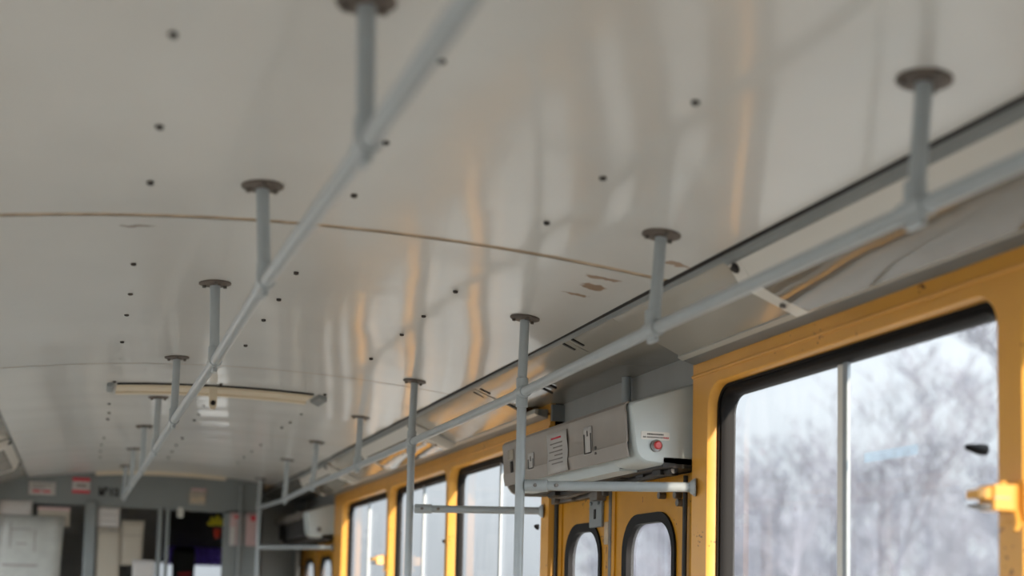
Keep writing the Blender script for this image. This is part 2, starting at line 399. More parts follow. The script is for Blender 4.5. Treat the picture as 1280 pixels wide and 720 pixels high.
# ------------------------------------------------------------------ doors
def arch(y0, y1, z0, z1, r, k=8):
    pts = [(y1, z0)]
    for i in range(k+1): a = math.radians(90*i/k); pts.append((y1-r+r*math.cos(a), z1-r+r*math.sin(a)))
    for i in range(k+1): a = math.radians(90+90*i/k); pts.append((y0+r+r*math.cos(a), z1-r+r*math.sin(a)))
    pts.append((y0, z0)); return pts
def door_leaf(parent, y0, y1, zt, wy0, wy1, wz, X=1.178, detail=True):
    th = .03
    mb = MB(); k = 8
    inn = arch(wy0, wy1, .9, wz, min(.13, (wy1-wy0)*.46), k)
    n = len(inn)
    out = [(y1, .9)]
    for i in range(k+1):
        t = i/k; out.append((y1, .9+(zt-.9)*min(1, .5+t)) if t <= .5 else (y1-(y1-(y0+y1)/2)*(t-.5)*2, zt))
    for i in range(k+1):
        t = i/k; out.append(((y0+y1)/2-((y1-y0)/2)*t*2, zt) if t <= .5 else (y0, zt))
    out.append((y0, .9))
    vs = [(X, *p) for p in out]+[(X, *p) for p in inn]+[(X+th, *p) for p in inn]+[(X+th, *p) for p in out]
    fs = []
    for i in range(n-1):
        for a, b in ((0, n), (n, 2*n), (2*n, 3*n), (3*n, 0)): fs.append((a+i, a+i+1, b+i+1, b+i))
    mb.add(vs, fs)
    mb.box(X, X+th, y0, y1, .03, .9)
    # pressed border ridges
    mb.box(X-.006, X+.002, y0, y0+.035, .03, zt); mb.box(X-.006, X+.002, y1-.035, y1, .03, zt)
    leaf = mb.build('door_leaf', M['doory'], parent, smooth=40)
    g = MB(); k2 = 8
    r0 = min(.13, (wy1-wy0)*.46)
    a0 = arch(wy0-.004, wy1+.004, .9, wz+.004, r0, k2); a1 = arch(wy0+.028, wy1-.028, .9, wz-.028, max(.03, r0-.026), k2)
    R = lambda pts, x: [(x, y, z) for y, z in pts]
    rings = [R(a0, X-.008), R(a1, X-.004), R(a1, X+th*.8), R(a0, X+th*.8)]
    nn = len(a0); vs = [p for r in rings for p in r]; fs = []
    for j in range(4):
        A, B = j*nn, ((j+1) % 4)*nn
        fs += [(A+i, A+i+1, B+i+1, B+i) for i in range(nn-1)]
    g.add(vs, fs); g.build('gasket', M['rubber'], leaf, smooth=50)
    c = a1; MB().add([(X+.014, y, z) for y, z in c], [tuple(range(len(c)))]).build('pane', M['glass'], leaf)
    return leaf
def doorway(idx, y0, y1, ym, zt=(1.80, 1.785), detail=True):
    d = bpy.data.objects.new('door_%d' % idx, None); COL.objects.link(d); d.location = (1.18, (y0+y1)/2, 0); struct(d)
    w0, w1 = ym-y0, y1-ym
    l1 = door_leaf(d, y0+.045, ym-.004, zt[0], y0+.045+w0*.20, y0+.045+w0*.78, 1.688)
    l2 = door_leaf(d, ym+.004, y1-.03, zt[1], ym+w1*.16, ym+w1*.80, 1.682)
    # rubber edge strips
    MB().box(1.165, 1.205, y0+.012, y0+.040, .03, 1.80).build('edge_seal', M['greytrim'], d, bevel=.006)
    MB().box(1.16, 1.205, y1-.028, y1-.004, .03, 1.80).build('edge_seal', M['greasy'], d, bevel=.006)
    MB().box(1.168, 1.182, ym-.012, ym+.012, .03, 1.79).build('centre_seal', M['metal'], d, bevel=.004)
    mb = MB()
    mb.box(1.15, 1.20, ym+.02, y1+.01, 1.772, 1.80)
    mb.box(1.135, 1.18, ym+.25, y1-.02, 1.80, 1.822)
    mb.tube([(1.13, ym+.05, 1.80), (1.12, ym+.3, 1.785), (1.14, y1-.06, 1.80)], .010, 8)
    mb.box(1.13, 1.165, ym+.03, ym+.10, 1.755, 1.815); mb.box(1.135, 1.165, ym+.30, ym+.345, 1.77, 1.82)
    mb.tube([(1.13, y1-.09, 1.785), (1.16, y1-.09, 1.785)], .012, 8)
    mb.build('folding_mechanism', M['metal'], d, bevel=.002)
    mb = MB()
    mb.box(1.06, 1.20, y0+.03, y1-.02, 1.805, 1.835)
    for q in range(7): mb.box(1.08+.012*(q % 2), 1.14, y0+.1+q*.16, y0+.16+q*.16, 1.79+.006*(q % 3), 1.81)
    mb.tube([(1.10, y0+.04, 1.80), (1.12, y0+.5, 1.795), (1.11, y1-.1, 1.80)], .012, 8)
    mb.build('drive_rod', M['greasy'], d)
    if detail:
        lp = MB().box(1.166, 1.178, ym+.075, ym+.195, 1.665, 1.765); lp.tube([(1.166, ym+.10, 1.752), (1.158, ym+.10, 1.752)], .008, 8); lp.tube([(1.166, ym+.17, 1.752), (1.158, ym+.17, 1.752)], .008, 8)
        pl = lp.build('lock_plate', M['greytrim'], d, bevel=.003)
        MB().box(1.1635, 1.167, ym+.127, ym+.143, 1.695, 1.73).build('keyhole', M['dark'], pl)
        MB().box(1.166, 1.178, ym+.01, ym+.045, 1.60, 1.68).build('hinge', M['seam'], d, bevel=.002)
        for yy, zz in ((3.98, 1.742), (3.86, 1.735), (3.84, 1.71)):
            MB().tube([(1.178, yy, zz), (1.155, yy, zz)], .012, 8).build('bolt', M['metal'], d)
        MB().tube([(1.166, 3.80, 1.79), (1.16, 3.79, 1.70), (1.166, 3.805, 1.3)], .008, 8).build('cable', M['greasy'], d)
    return d
doorway(1, 3.70, 5.0, 4.43)
doorway(2, 9.66, 11.30, 10.55, detail=False)
# door frames: jambs, soffit wall behind the boxes
mb = MB(); mb.box(1.195, 1.215, 3.685, 5.03, 1.80, 2.19)
hp = struct(mb.build('wall_door_header', M['header'])); hp.name = 'trim_5'
tag(hp, 'grey plate above the near doorway behind the operator box', 'panel')
mb = MB(); mb.box(1.195, 1.215, 9.64, 11.5, 1.80, 2.19)
hp2 = struct(mb.build('trim_6', M['header']))
mb = MB(); mb.box(1.142, 1.215, 4.985, 5.06, 2.10, 2.165); mb.build('end_filler', M['greytrim'], hp)
# vestibule end wall beside the front door
mb = MB(); mb.box(.74, 1.26, 11.5, 11.54, 0, 2.38); mb.box(1.14, 1.202, 11.30, 11.5, 0, 2.19)
ve = struct(mb.build('wall_vestibule', M['header'])); ve.name = 'wall_front_corner'
MB().box(1.125, 1.14, 11.22, 11.30, .1, 1.76).build('white_strip', M['white'], ve, bevel=.003)

# ------------------------------------------------------------------ light fixtures in the coves
FX = [(.864, 2.233), (.872, 2.203), (.902, 2.160), (1.052, 2.111), (1.085, 2.128), (1.085, 2.15), (.90, 2.235)]
def fixture(side, y0, y1, label, group=None):
    t = thing('cove_light', (mx(.95, side), (y0+y1)/2, 2.14), label, 'light', group)
    P = lambda pts: [(mx(x, side), z) for x, z in pts]
    MB().prism(P([(.850, 2.236), (.858, 2.220), (.866, 2.2165), (.88, 2.222), (.90, 2.24)]), 'y', y0, y1).build('top_rail', M['greytrim'], t)
    MB().prism(P([(.867, 2.2175), (.902, 2.170), (.908, 2.172), (.905, 2.225), (.885, 2.225)]), 'y', y0+.012, y1-.012).build('white_panel', M['white'], t)
    n = 6
    low = [(.902+(1.052-.902)*i/n, 2.170+(2.111-2.170)*i/n - .006*math.sin(PI*i/n)) for i in range(n+1)]
    MB().prism(P(low+[(1.085, 2.126), (1.085, 2.14), (.905, 2.20)]), 'y', y0+.06, y1-.06).build('diffuser', M['diffuser'], t)
    for a, b in ((y0, y0+.06), (y1-.06, y1)):
        e = [(.866, 2.218), (.900, 2.167), (1.054, 2.106), (1.088, 2.126), (1.085, 2.14), (.89, 2.215)]
        eb = MB().prism(P(e), 'y', a, b).build('end_bracket', M['white'], t, bevel=.003)
        ym = (a+b)/2
        MB().tube([(mx(1.0, side), ym, 2.128), (mx(.999, side), ym, 2.119)], .008, 8).build('screw', M['metal'], eb)
        MB().tube([(mx(.875, side), ym, 2.21), (mx(.868, side), ym, 2.199)], .012, 8).build('screw', M['dark'], eb)
    return t
fixture(1, 1.68, 2.93, 'long glossy cove light nearest the camera, above the big window with the ticket punch')
fixture(1, 6.22, 7.48, 'cove light past the doorway, middle one on the right, orange reflections on its cover')
fixture(1, 8.50, 9.64, 'farthest cove light on the right, above the last window before the front door')
fixture(-1, 8.0, 9.4, 'cove light at the far left edge of the ceiling')

# ------------------------------------------------------------------ roof hatch with strap
t = thing('roof_hatch', (-.06, 6.08, 2.27), 'long cream roof hatch frame set across the ceiling with a hanging strap', 'hatch')
hx = [-.475 + .835*i/16 for i in range(17)]
def band(y0, y1, dz0, dz1, x0=-.475, x1=.36):
    X_ = [x0+(x1-x0)*i/16 for i in range(17)]
    pts = [(x, cz(x)-dz0) for x in X_] + [(x, cz(x)-dz1) for x in X_[::-1]]
    return MB().prism(pts, 'y', y0, y1)
band(5.955, 6.20, -.002, .008).build('frame', M['cream'], t, bevel=.002)
band(5.938, 5.955, .0, .007).build('gap_strip', M['black'], t)  # black strip drawn in for the dark gap along the near edge
band(5.97, 6.01, .007, .013).build('front_lip', M['cream'], t, bevel=.002)
band(6.15, 6.20, .007, .016).build('rear_lip', M['cream'], t, bevel=.002)
MB().box(-.515, -.487, 5.94, 6.12, 2.258, 2.278).build('latch', M['greytrim'], t, bevel=.004)
MB().obox((.40, 6.05, 2.275), (.022, .02, -.006), (-.004, .09, 0), (0, 0, .012)).build('latch', M['greytrim'], t, bevel=.004)
st = MB().prism([(-.094, 2.285), (-.058, 2.285), (-.060, 2.20), (-.066, 2.186), (-.084, 2.186), (-.092, 2.20)], 'y', 5.925, 5.935).build('strap', M['cream'], t, bevel=.002)
MB().tube([(-.076, 5.921, 2.214), (-.076, 5.926, 2.214)], .011, 10).build('eyelet', M['dark'], st)

# cream strip where the ceiling meets the bulkhead
mb = MB()
X_ = [-.5+.95*i/12 for i in range(13)]
mb.prism([(x, cz(x)-.002) for x in X_]+[(x, cz(x)-.024) for x in X_[::-1]], 'y', 10.50, 10.54)
struct(mb.build('trim_7', M['cream']))

# ------------------------------------------------------------------ handrails, stanchions, crossbars
RP = .0148
HR = [(.70, .688, 2.262, .668, 2.042), (1.852, .677, 2.262, .660, 2.041), (2.88, .668, 2.262, .650, 2.033), (3.909, .671, 2.262, .667, 2.029),
      (5.262, .652, 2.264, .647, 2.016), (6.429, .668, 2.262, .660, 2.021), (7.612, .656, 2.263, .640, 2.013), (8.712, .652, 2.264, .645, 2.004), (10.245, .679, 2.261, .676, 2.042)]
HL = [(.85, -.215, 2.29, -.205, 2.07), (1.952, -.226, 2.291, -.221, 2.067), (2.941, -.253, 2.29, -.241, 2.072), (3.936, -.260, 2.29, -.253, 2.058), (5.257, -.276, 2.289, -.278, 2.045),
      (6.385, -.281, 2.289, -.285, 2.045), (7.541, -.291, 2.289, -.290, 2.050), (8.762, -.299, 2.288, -.303, 2.057), (10.0, -.303, 2.288, -.306, 2.06)]
def flange(parent, x, y, name='flange', r=.046):
    z = cz(x); s = -2*(.0734 if x > 0 else .085)*x
    nrm = Vector((-s, 0, 1)).normalized()
    c = Vector((x, y, z-.004))
    mb = MB().tube([c+nrm*.003, c-nrm*.0005, c-nrm*.0015], [r, r, r*.95], 20)
    mb.tube([c-nrm*.0015, c-nrm*.006], [.018, .0162], 14)
    f = mb.build(name, M['flange'], parent)
    for k in range(3):
        a = 2*PI*k/3+.5
        u = Vector((math.cos(a), math.sin(a), 0)); u = (u-nrm*u.dot(nrm)).normalized()
        q = c+u*r*.74-nrm*.0015
        mbs = MB().tube([q, q-nrm*.007], .0055, 8); mbs.build('bolt', M['metal'], f)
def handrail(name, H, label, poles=()):
    t = thing(name, (H[1][3], H[1][0], H[1][4]), label, 'handrail')
    pts = [(x, y, z) for (y, _, _, x, z) in H]
    path = [(pts[0][0], -1.6, pts[0][2])]
    for i, p in enumerate(pts): path.append(p)
    MB().tube(path, RP, 14).build('rail', M['rail'], t, smooth=60)
    for i, (y, xt, zt, xb, zb) in enumerate(H):
        if i in poles: 
            pass
        else:
            h = MB().tube([(xt, y, cz(xt)-.004), (xb, y, zb)], RP*.98, 14).build('hanger', M['rail'], t, smooth=60)
            flange(h, xt, y)
        # tee sleeve with clamp ears
        d = Vector(path[min(i+2, len(path)-1)]) - Vector(path[i+1]) if i+2 < len(path) else Vector((0, 1, 0))
        d.normalize(); c = Vector((xb, y, zb))
        mb = MB().tube([c-d*.034, c+d*.034], RP*1.28, 14)
        mb.tube([c+Vector((0, 0, .045)), c], RP*1.26, 14)
        if i in poles: mb.tube([c, c-Vector((0, 0, .045))], RP*1.26, 14)
        else: mb.obox(c+Vector((0, 0, -RP*1.5)), (.006, 0, 0), d*.022, (0, 0, .008))
        mb.build('tee', M['rail'], t, smooth=50, bevel=.0015)
    return t
handrail('handrail', HR, 'grey pipe handrail hung from the ceiling beside the right-hand windows', poles=(3, 4, 8))
handrail('handrail', HL, 'grey pipe handrail hung from short posts along the middle of the ceiling')
def stanchion(y, xt, xb, zb, label, xf):
    t = thing('stanchion', (xf, y, 0), label, 'pole')
    MB().tube([(xt, y, cz(xt)-.004), (xb, y, zb+.0455)], RP, 14).build('upper_pole', M['rail'], t, smooth=60)
    MB().tube([(xb, y, zb-.0455), (xf, y, .012)], RP, 14).build('pole', M['rail'], t, smooth=60)
    flange(t, xt, y)
    MB().tube([(xf, y, 0.001), (xf, y, .008), (xf, y, .02)], [.05, .05, .02], 16).build('foot', M['flange'], t)
    return t
stanchion(3.909, .671, .667, 2.029, 'grey vertical pole in front of the near door operator box', .668)
stanchion(5.262, .652, .647, 2.016, 'grey vertical pole in front of the window just past the near doorway', .652)
stanchion(10.245, .679, .676, 2.042, 'grey vertical pole in front of the cab partition at the far end', .676)
def crossbar(a, b, label, sleeve=True):
    a, b = Vector(a), Vector(b); d = (b-a).normalized()
    t = thing('crossbar', tuple(a), label, 'crossbar')
    MB().tube([a+d*.024, b-d*.004], RP, 14).build('bar', M['rail'], t, smooth=60)
    mb = MB().tube([a+d*(RP+.001), a+d*.085], RP*1.25, 14)
    sl = mb.build('clamp', M['rail'], t, smooth=50, bevel=.0015)
    for q in (.04, .105):
        c = a+d*q; s = c+Vector((0, -RP*1.25, 0)); MB().tube([s+Vector((0, .006, 0)), s-Vector((0, .004, 0))], .006, 8).build('screw', M['metal'], sl)
    MB().tube([b-d*.018, b-d*.006, b-d*.001], [.018, .027, .027], 16).build('end_flange', M['rail'], t)
    return t
crossbar((.667, 3.909, 1.745), (1.139, 3.668, 1.744), 'pale grey crossbar under the near operator box, its wall end sunlit')
crossbar((.652, 5.262, 1.751), (1.139, 5.055, 1.750), 'dull grey crossbar crossing the windows behind the near pole')
crossbar((.676, 10.245, 1.746), (1.139, 9.63, 1.742), 'pale crossbar at the far front door, its wall end sunlit')

# ------------------------------------------------------------------ door operator boxes
def rounded(poly, r, k=4):
    out = []; n = len(poly)
    for i in range(n):
        p, a, b = Vector(poly[i]), Vector(poly[i-1]), Vector(poly[(i+1) % n])
        rr = r[i] if isinstance(r, (list, tuple)) else r
        if rr == 0: out.append(tuple(p)); continue
        u, w = (a-p).normalized(), (b-p).normalized()
        s, e = p+u*rr, p+w*rr
        for j in range(k+1):
            t = j/k; q = s*(1-t)**2+p*2*t*(1-t)+e*t*t; out.append(tuple(q))
    return out
def operator_box(y0, y1, label, lid=True, near=True):
    t = thing('door_operator_box', (1.17, (y0+y1)/2, 1.82), label, 'box')
    # end cap: thick rounded moulding closing the near end
    poly = [(.948, 1.995), (1.186, 2.075), (1.186, 1.808), (.972, 1.816)]
    rp = rounded(poly, [.012, .01, .035, .045])
    shrink = lambda k: [((x-1.08)*k+1.08, (z-1.93)*k+1.93) for x, z in rp]
    mb = MB()
    R = lambda pts, y: [(x, y, z) for x, z in pts]
    loops(mb, [R(rp, y0+.20), R(rp, y0+.018), R(shrink(.985), y0+.006), R(shrink(.94), y0)])
    n = len(rp); b = len(mb.v)
    mb.add(R(shrink(.94), y0), [tuple(range(n))])
    cap = mb.build('end_cap', M['box'], t, smooth=60)
    # back tray under the lid
    mb = MB(); th = .004
    mb.prism([(1.0, 1.808), (1.18, 1.804), (1.18, 1.810), (1.002, 1.815), (.990, 1.842), (.985, 1.842)], 'y', y0+.2, y1-.02)
    mb.prism([(1.176, 1.808), (1.186, 1.808), (1.186, 2.07), (1.176, 2.07)], 'y', y0+.2, y1)
    mb.box(.962, 1.18, y1-.015, y1-.005, 1.84, 1.99)
    mb.build('tray', M['box'] if lid else M['greasy'], t)
    if lid:
        L0 = [(.938, 1.990), (.946, 1.997), (1.02, 2.022), (1.16, 2.064), (1.16, 2.068), (1.02, 2.026), (.944, 2.001), (.934, 1.992)]
        mb = MB()
        ya, yb = y0+.012, y1
        prof = [(.946, 2.000), (.936, 1.988), (.936, 1.972), (.9385, 1.968), (.944, 1.880), (.941, 1.875), (.950, 1.832)]
        back = [(x+.005, z) for x, z in prof[::-1]]
        mb.prism(prof+back, 'y', ya, yb)
        mb.prism([(.946, 2.000), (1.165, 2.071), (1.165, 2.066), (.950, 1.995)], 'y', y0+.19, yb)
        ld = mb.build('lid', M['lid'], t, bevel=.001)
        # rounded end piece of the lid
        pe = rounded([(.945, 1.995), (1.16, 2.066), (1.16, 1.80), (.965, 1.795)], [.01, .01, .05, .06])
        MB().prism(pe, 'y', yb-.004, yb+.012).build('lid_end', M['lid'], t)
        if near:
            fx = lambda z: .9385+(1.968-z)*(.0055/.088)-.0012
            def plate(nm, ya, yb, za, zb, m, off=0.0, parent=ld, wav=0):
                q = MB(); N_ = 8
                ring = []
                for i in range(N_+1):
                    z = za+(zb-za)*i/N_; dx = wav*math.sin(i*1.3); dy = wav*2*math.sin(i*.9)
                    ring.append([(fx(z)-off-dx, ya+dy, z), (fx(z)-off-dx*.6, yb+dy, z)])
                vs = [p for r_ in ring for p in r_]; q.add(vs, [(2*i, 2*i+1, 2*i+3, 2*i+2) for i in range(N_)])
                o = q.build(nm, m, parent); s_ = o.modifiers.new('s', 'SOLIDIFY'); s_.thickness = .0008; s_.offset = 0
                return o
            p = plate('notice', 4.24, 4.44, 1.834, 1.972, M['paper'], .004, t, .0018)
            p['label'] = 'curled paper notice with a red heading'
            plate('heading', 4.29, 4.39, 1.948, 1.954, M['inkred'], .0075, p)
            for i, w in enumerate((.12, .09, .13, .08, .14, .11)):
                plate('text_line', 4.28, 4.28+w, 1.931-i*.0135, 1.935-i*.0135, M['inkgrey'], .0075, p)
            # small framed lock labels
            for yc, za, zb, w in ((4.055, 1.868, 1.956, .037), (4.63, 1.868, 1.928, .033)):
                pl = plate('label_plate', yc-w, yc+w, za, zb, M['paper'], .0015)
                for s_ in (-1, 1): plate('frame_line', yc+s_*w*.8-.004, yc+s_*w*.8+.004, za+.004, zb-.022, M['ink'], .003, pl)
                plate('frame_line', yc-.004, yc+.004, zb-.03, zb-.012, M['ink'], .003, pl)
                plate('frame_line', yc-w*.8, yc+w*.8, za+.002, za+.006, M['ink'], .003, pl)
            plate('label_plate', 4.83, 4.90, 1.925, 1.962, M['papertan'], .0015)
            plate('slot', 4.845, 4.875, 1.876, 1.918, M['dark'], .0015)
            plate('mark', 3.985, 4.0, 1.862, 1.888, M['ink'], .001)
    else:
        # cover missing: hinged strip left on top, dark works inside
        MB().prism([(.93, 2.00), (1.165, 2.075), (1.165, 2.068), (.936, 1.95), (.93, 1.95)], 'y', y0+.25, y1).build('top_flap', M['lid'], t)
        mb = MB(); mb.box(.99, 1.17, y0+.21, y1-.05, 1.82, 2.0)
        for q in range(5): mb.tube([(.985, y0+.3+q*.2, 1.83), (.985, y0+.3+q*.2, 1.97)], .03, 10)
        mb.build('mechanism', M['greasy'], t)
    # red button in a ring on the cap, white sticker above
    bx, bz = 1.034, 1.868
    MB().tube([(bx, y0+.004, bz), (bx, y0-.008, bz), (bx, y0-.010, bz)], [.0185, .0185, .0145], 20).build('button_ring', M['chrome'], cap)
    MB().tube([(bx+.002, y0-.004, bz+.001), (bx+.002, y0-.014, bz+.001), (bx+.002, y0-.017, bz+.001)], [.0125, .0125, .009], 20).build('button', M['redbtn'] if near else M['ink'], cap)
    if near:
        s = MB().prism(rrect(.985, 1.078, 1.886, 1.9105, .004, 3), 'y', y0-.0015, y0+.002).build('sticker', M['white'], cap)
        for xa, xb, z, m in ((1.005, 1.058, 1.9025, M['ink']), (.992, 1.000, 1.8935, M['ink']), (1.004, 1.058, 1.8935, M['inkgrey']), (1.058, 1.076, 1.8935, M['inkred'])):
            x = xa; q = MB()
            while x < xb-.001:
                w = random.uniform(.003, .0055); q.box(x, min(x+w, xb), y0-.0022, y0-.001, z-.0022, z+.0022); x += w+.0014
            q.build('lettering', m, s)
    return t
operator_box(3.73, 4.97, 'long grey door operator box above the near doorway with notices and red button')
operator_box(9.69, 11.2, 'open-fronted door operator box over the far front door with dark works inside', lid=False, near=False)
# conduit rising from the near box
tag(MB().tube([(1.165, 4.285, 2.058), (1.165, 4.285, 2.168)], .017, 14).build('conduit', M['rail'], smooth=60), 'short grey vertical conduit between the near operator box and the cove', 'pipe')

# ------------------------------------------------------------------ ticket punches on the window posts
def punch(y, z, label):
    t = thing('ticket_punch', (1.14, y, z), label, 'ticket punch')
    MB().box(1.134, 1.1395, y-.045, y+.03, z-.045, z+.035).build('wall_plate', M['yellow'], t, bevel=.003)
    MB().prism(rounded([(1.076, z+.026), (1.134, z+.028), (1.134, z-.026), (1.076, z-.024)], .004), 'y', y-.028, y+.022).build('body', M['yellow'], t, bevel=.003)
    MB().prism([(1.076, z+.022), (1.076, z-.004), (1.044, z-.002), (1.044, z+.014)], 'y', y-.022, y+.016).build('upper_jaw', M['yellow'], t, bevel=.002)
    MB().prism([(1.076, z-.012), (1.076, z-.024), (1.044, z-.018), (1.044, z-.013)], 'y', y-.022, y+.016).build('lower_jaw', M['metal'], t, bevel=.002)
    MB().box(1.076, 1.112, y-.0295, y-.026, z-.002, z+.002).build('slot', M['seam'], t)
    MB().tube([(1.128, y-.026, z-.026), (1.126, y-.034, z-.05), (1.118, y-.036, z-.064)], [.006, .006, .005], 8).build('lever', M['yellow'], t)
    MB().tube([(1.112, y-.005, z+.028), (1.112, y-.005, z+.034)], .008, 10).build('pin', M['yellow'], t)
    return t
punch(2.235, 1.617, 'yellow ticket punch on the window post at the right edge, sunlit')
punch(7.90, 1.612, 'small sunlit yellow ticket punch on the post before the last far window')

# ------------------------------------------------------------------ cab bulkhead at the front
yb0, yb1 = YBULK, YBULK+.035
mb = MB()
bx_ = [XL] + [-1.16+1.9*i/16 for i in range(17)]
mb.prism([(XL, 2.035), (.75, 2.012), (.75, 2.34), (XL, 2.34)], 'y', yb0, yb1)
mb.box(XL, -1.165, yb0, yb1, 0, 2.05)
mb.box(XL, 0, yb0, yb1, 0, 1.36)
mb.box(.452, .75, yb0, yb1, 0, 2.03)
mb.box(.715, .75, yb0, 11.52, 0, 2.36)
wf = struct(mb.build('wall_front', M['bulk']), 'grey painted partition of the driver cab', 'wall')
MB().box(-.563, -.478, yb0-.03, yb1+.01, 1.36, 2.06).build('post', M['bulk'], wf, bevel=.012)
MB().box(-.036, -.002, yb0-.012, yb1, 0, 2.03).build('door_post', M['bulk'], wf, bevel=.006)
MB().box(.022, .052, yb0-.012, yb1, 0, 2.03).build('door_post', M['bulk'], wf, bevel=.006)
MB().tube([(.575, yb0-.03, 0), (.575, yb0-.03, 2.22)], .014, 10).build('handrail_post', M['greytrim'], wf)
for a, b in ((-1.165, -.563), (-.478, -.036)):
    MB().add([(a, yb0+.018, 1.36), (b, yb0+.018, 1.36), (b, yb0+.018, 2.04), (a, yb0+.018, 2.04)], [(0, 1, 2, 3)]).build('pane', M['cleanglass'], wf)
# the dark cab behind it
mb = MB()
mb.box(XL, .74, yb1+.002, yb1+.012, 2.06, 2.36)
mb.box(XL-.03, XL, yb1, YF, 0, 2.36); mb.box(1.14, 1.2, 11.54, YF, 0, 2.36)
mb.box(XL, XR, yb1, YF, 2.33, 2.352)
mb.box(XL, XR, YF, YF+.04, 1.655, 2.36); mb.box(XL, XR, YF, YF+.04, 0, 1.1); mb.box(XL, .02, YF, YF+.04, 1.1, 1.66); mb.box(.70, XR, YF, YF+.04, 1.1, 1.66)
mb.box(XL, .74, yb1, YF, 0.0, .02)
struct(mb.build('wall_cab', M['cab'])).name = 'wall_far'
MB().add([(.02, YF+.02, 1.1), (.70, YF+.02, 1.1), (.70, YF+.02, 1.655), (.02, YF+.02, 1.655)], [(0, 1, 2, 3)]).build('pane', M['glass'], bpy.data.objects['wall_far'])

# ------------------------------------------------------------------ papers, stickers and cab things
def sheet(name, x0, x1, z0, z1, y, m, label, cat, marks=(), tilt=0, parent_mat=None):
    mb = MB(); n = 6; vs = []
    for i in range(n+1):
        for j in range(n+1):
            u, v = i/n, j/n
            vs.append((x0+(x1-x0)*u + tilt*(1-v), y - .003*math.sin(PI*u)*math.sin(2.1*v+.3), z0+(z1-z0)*v))
    k = n+1
    fs = [(i*k+j, (i+1)*k+j, (i+1)*k+j+1, i*k+j+1) for i in range(n) for j in range(n)]
    mb.add(vs, fs); o = mb.build(name, m); s_ = o.modifiers.new('s', 'SOLIDIFY'); s_.thickness = .001; s_.offset = 0
    tag(o, label, cat)
    for (nm, a, b, c, d, mm) in marks:
        MB().box(x0+(x1-x0)*a, x0+(x1-x0)*b, y-.0062, y-.0046, z0+(z1-z0)*c, z0+(z1-z0)*d).build(nm, mm, o)
    return o
yS = YBULK-.003
sheet('sticker', -.968, -.779, 2.092, 2.190, yS, M['paper'], 'white sticker with faint lines and red text on the cab partition header', 'sticker',
      [('text_line', .15, .85, .72, .78, M['inkgrey']), ('text_line', .15, .6, .5, .58, M['inkgrey']), ('red_text', .15, .45, .18, .34, M['inkred']), ('red_text', .52, .82, .18, .34, M['inkred'])])
sheet('sticker', -.662, -.537, 2.117, 2.230, yS, M['paper'], 'white sticker with red bands at top and bottom on the partition header', 'sticker',
      [('red_band', 0, 1, .78, 1, M['inkred']), ('red_band', 0, 1, 0, .2, M['inkred']), ('text_line', .22, .8, .4, .58, M['inkgrey'])])
sheet('sticker', .189, .313, 2.068, 2.165, yS, M['papertan'], 'tan sticker on the partition header above the cab doorway', 'sticker', [('text_line', .1, .5, .2, .5, M['seam']), ('text_line', .55, .95, .3, .6, M['seam'])])
sheet('sticker', .20, .315, 2.168, 2.192, yS, M['paperpink'], 'narrow pinkish strip sticker just above the tan sticker', 'sticker')
# car number on the header
fc = bpy.data.curves.new('car_number', 'FONT'); fc.body = '№12'; fc.size = .075; fc.extrude = .001; fc.offset = .003
tmp = bpy.data.objects.new('tmp', fc); COL.objects.link(tmp)
bpy.context.view_layer.update()
me = bpy.data.meshes.new_from_object(tmp.evaluated_get(bpy.context.evaluated_depsgraph_get()))
bpy.data.objects.remove(tmp)
num = bpy.data.objects.new('car_number', me); COL.objects.link(num); me.materials.clear(); me.materials.append(M['black'])
num.parent = wf; num.rotation_euler = (PI/2, 0, 0); num.location = (-.476, YBULK-.002, 2.108); num.scale = (.95, 1.05, 1)
num['label'] = 'black painted number'
yP = YBULK-.02
sheet('poster', -1.16, -.705, 1.40, 1.935, YBULK-.02, M['poster'], 'large pale poster with a faint diagram on the left of the cab partition', 'poster',
      [('dark_bar', .08, .62, .30, .33, M['inkgrey']), ('line', .18, .20, .55, .9, M['inkgrey']), ('line', .2, .5, .80, .815, M['inkgrey']), ('line', .28, .44, .6, .62, M['inkgrey']), ('line', .55, .57, .5, .8, M['inkgrey'])], tilt=-.02)
sheet('paper_sheet', -1.162, -.936, 1.90, 2.045, yS, M['paper'], 'plain white sheet above the large poster at the left edge', 'paper')
sheet('paper_sheet', -.895, -.668, 1.86, 2.003, yS, M['papertan'], 'pale sheet with a pink top band behind the large poster', 'paper', [('pink_band', 0, 1, .84, 1, M['paperpink'])])
sheet('paper_sheet', -.474, -.312, 1.868, 2.02, yS, M['paper'], 'white sheet with thin lines taped at the top right of the thick post', 'paper', [('text_line', .05, .95, .62, .64, M['inkgrey']), ('text_line', .05, .95, .3, .32, M['inkgrey'])])
sheet('paper_sheet', -.468, -.300, 1.40, 1.872, yS-.008, M['papertan'], 'long tan notice hanging below the lined white sheet', 'paper', [('text_line', .5, .9, .93, .95, M['inkgrey'])])
sheet('paper_sheet', -.296, -.132, 1.59, 1.926, yS, M['papertan'], 'tan notice right of the long hanging notice', 'paper', [('text_line', .1, .9, .66, .675, M['inkgrey'])], tilt=-.01)
sheet('paper_sheet', -.205, -.045, 1.40, 1.632, yS-.008, M['paper'], 'small white sheet at the bottom edge beside the cab door post', 'paper')
sheet('notice', .502, .598, 1.765, 2.02, yS, M['paperpink'], 'pinkish notice with a red triangle left of the far pole', 'notice', [('red_mark', .3, .8, .82, .9, M['inkred']), ('white_part', 0, .45, 0, .55, M['paper'])])
sheet('notice', .622, .712, 1.765, 2.02, yS, M['paperpink'], 'pinkish notice with a dark red round mark just left of the far pole', 'notice', [('red_mark', .4, .8, .76, .92, M['inkred'])])
h = MB().box(.105, .150, yS-.02, yS+.002, 1.962, 2.04).build('hook', M['hook'], bevel=.006)
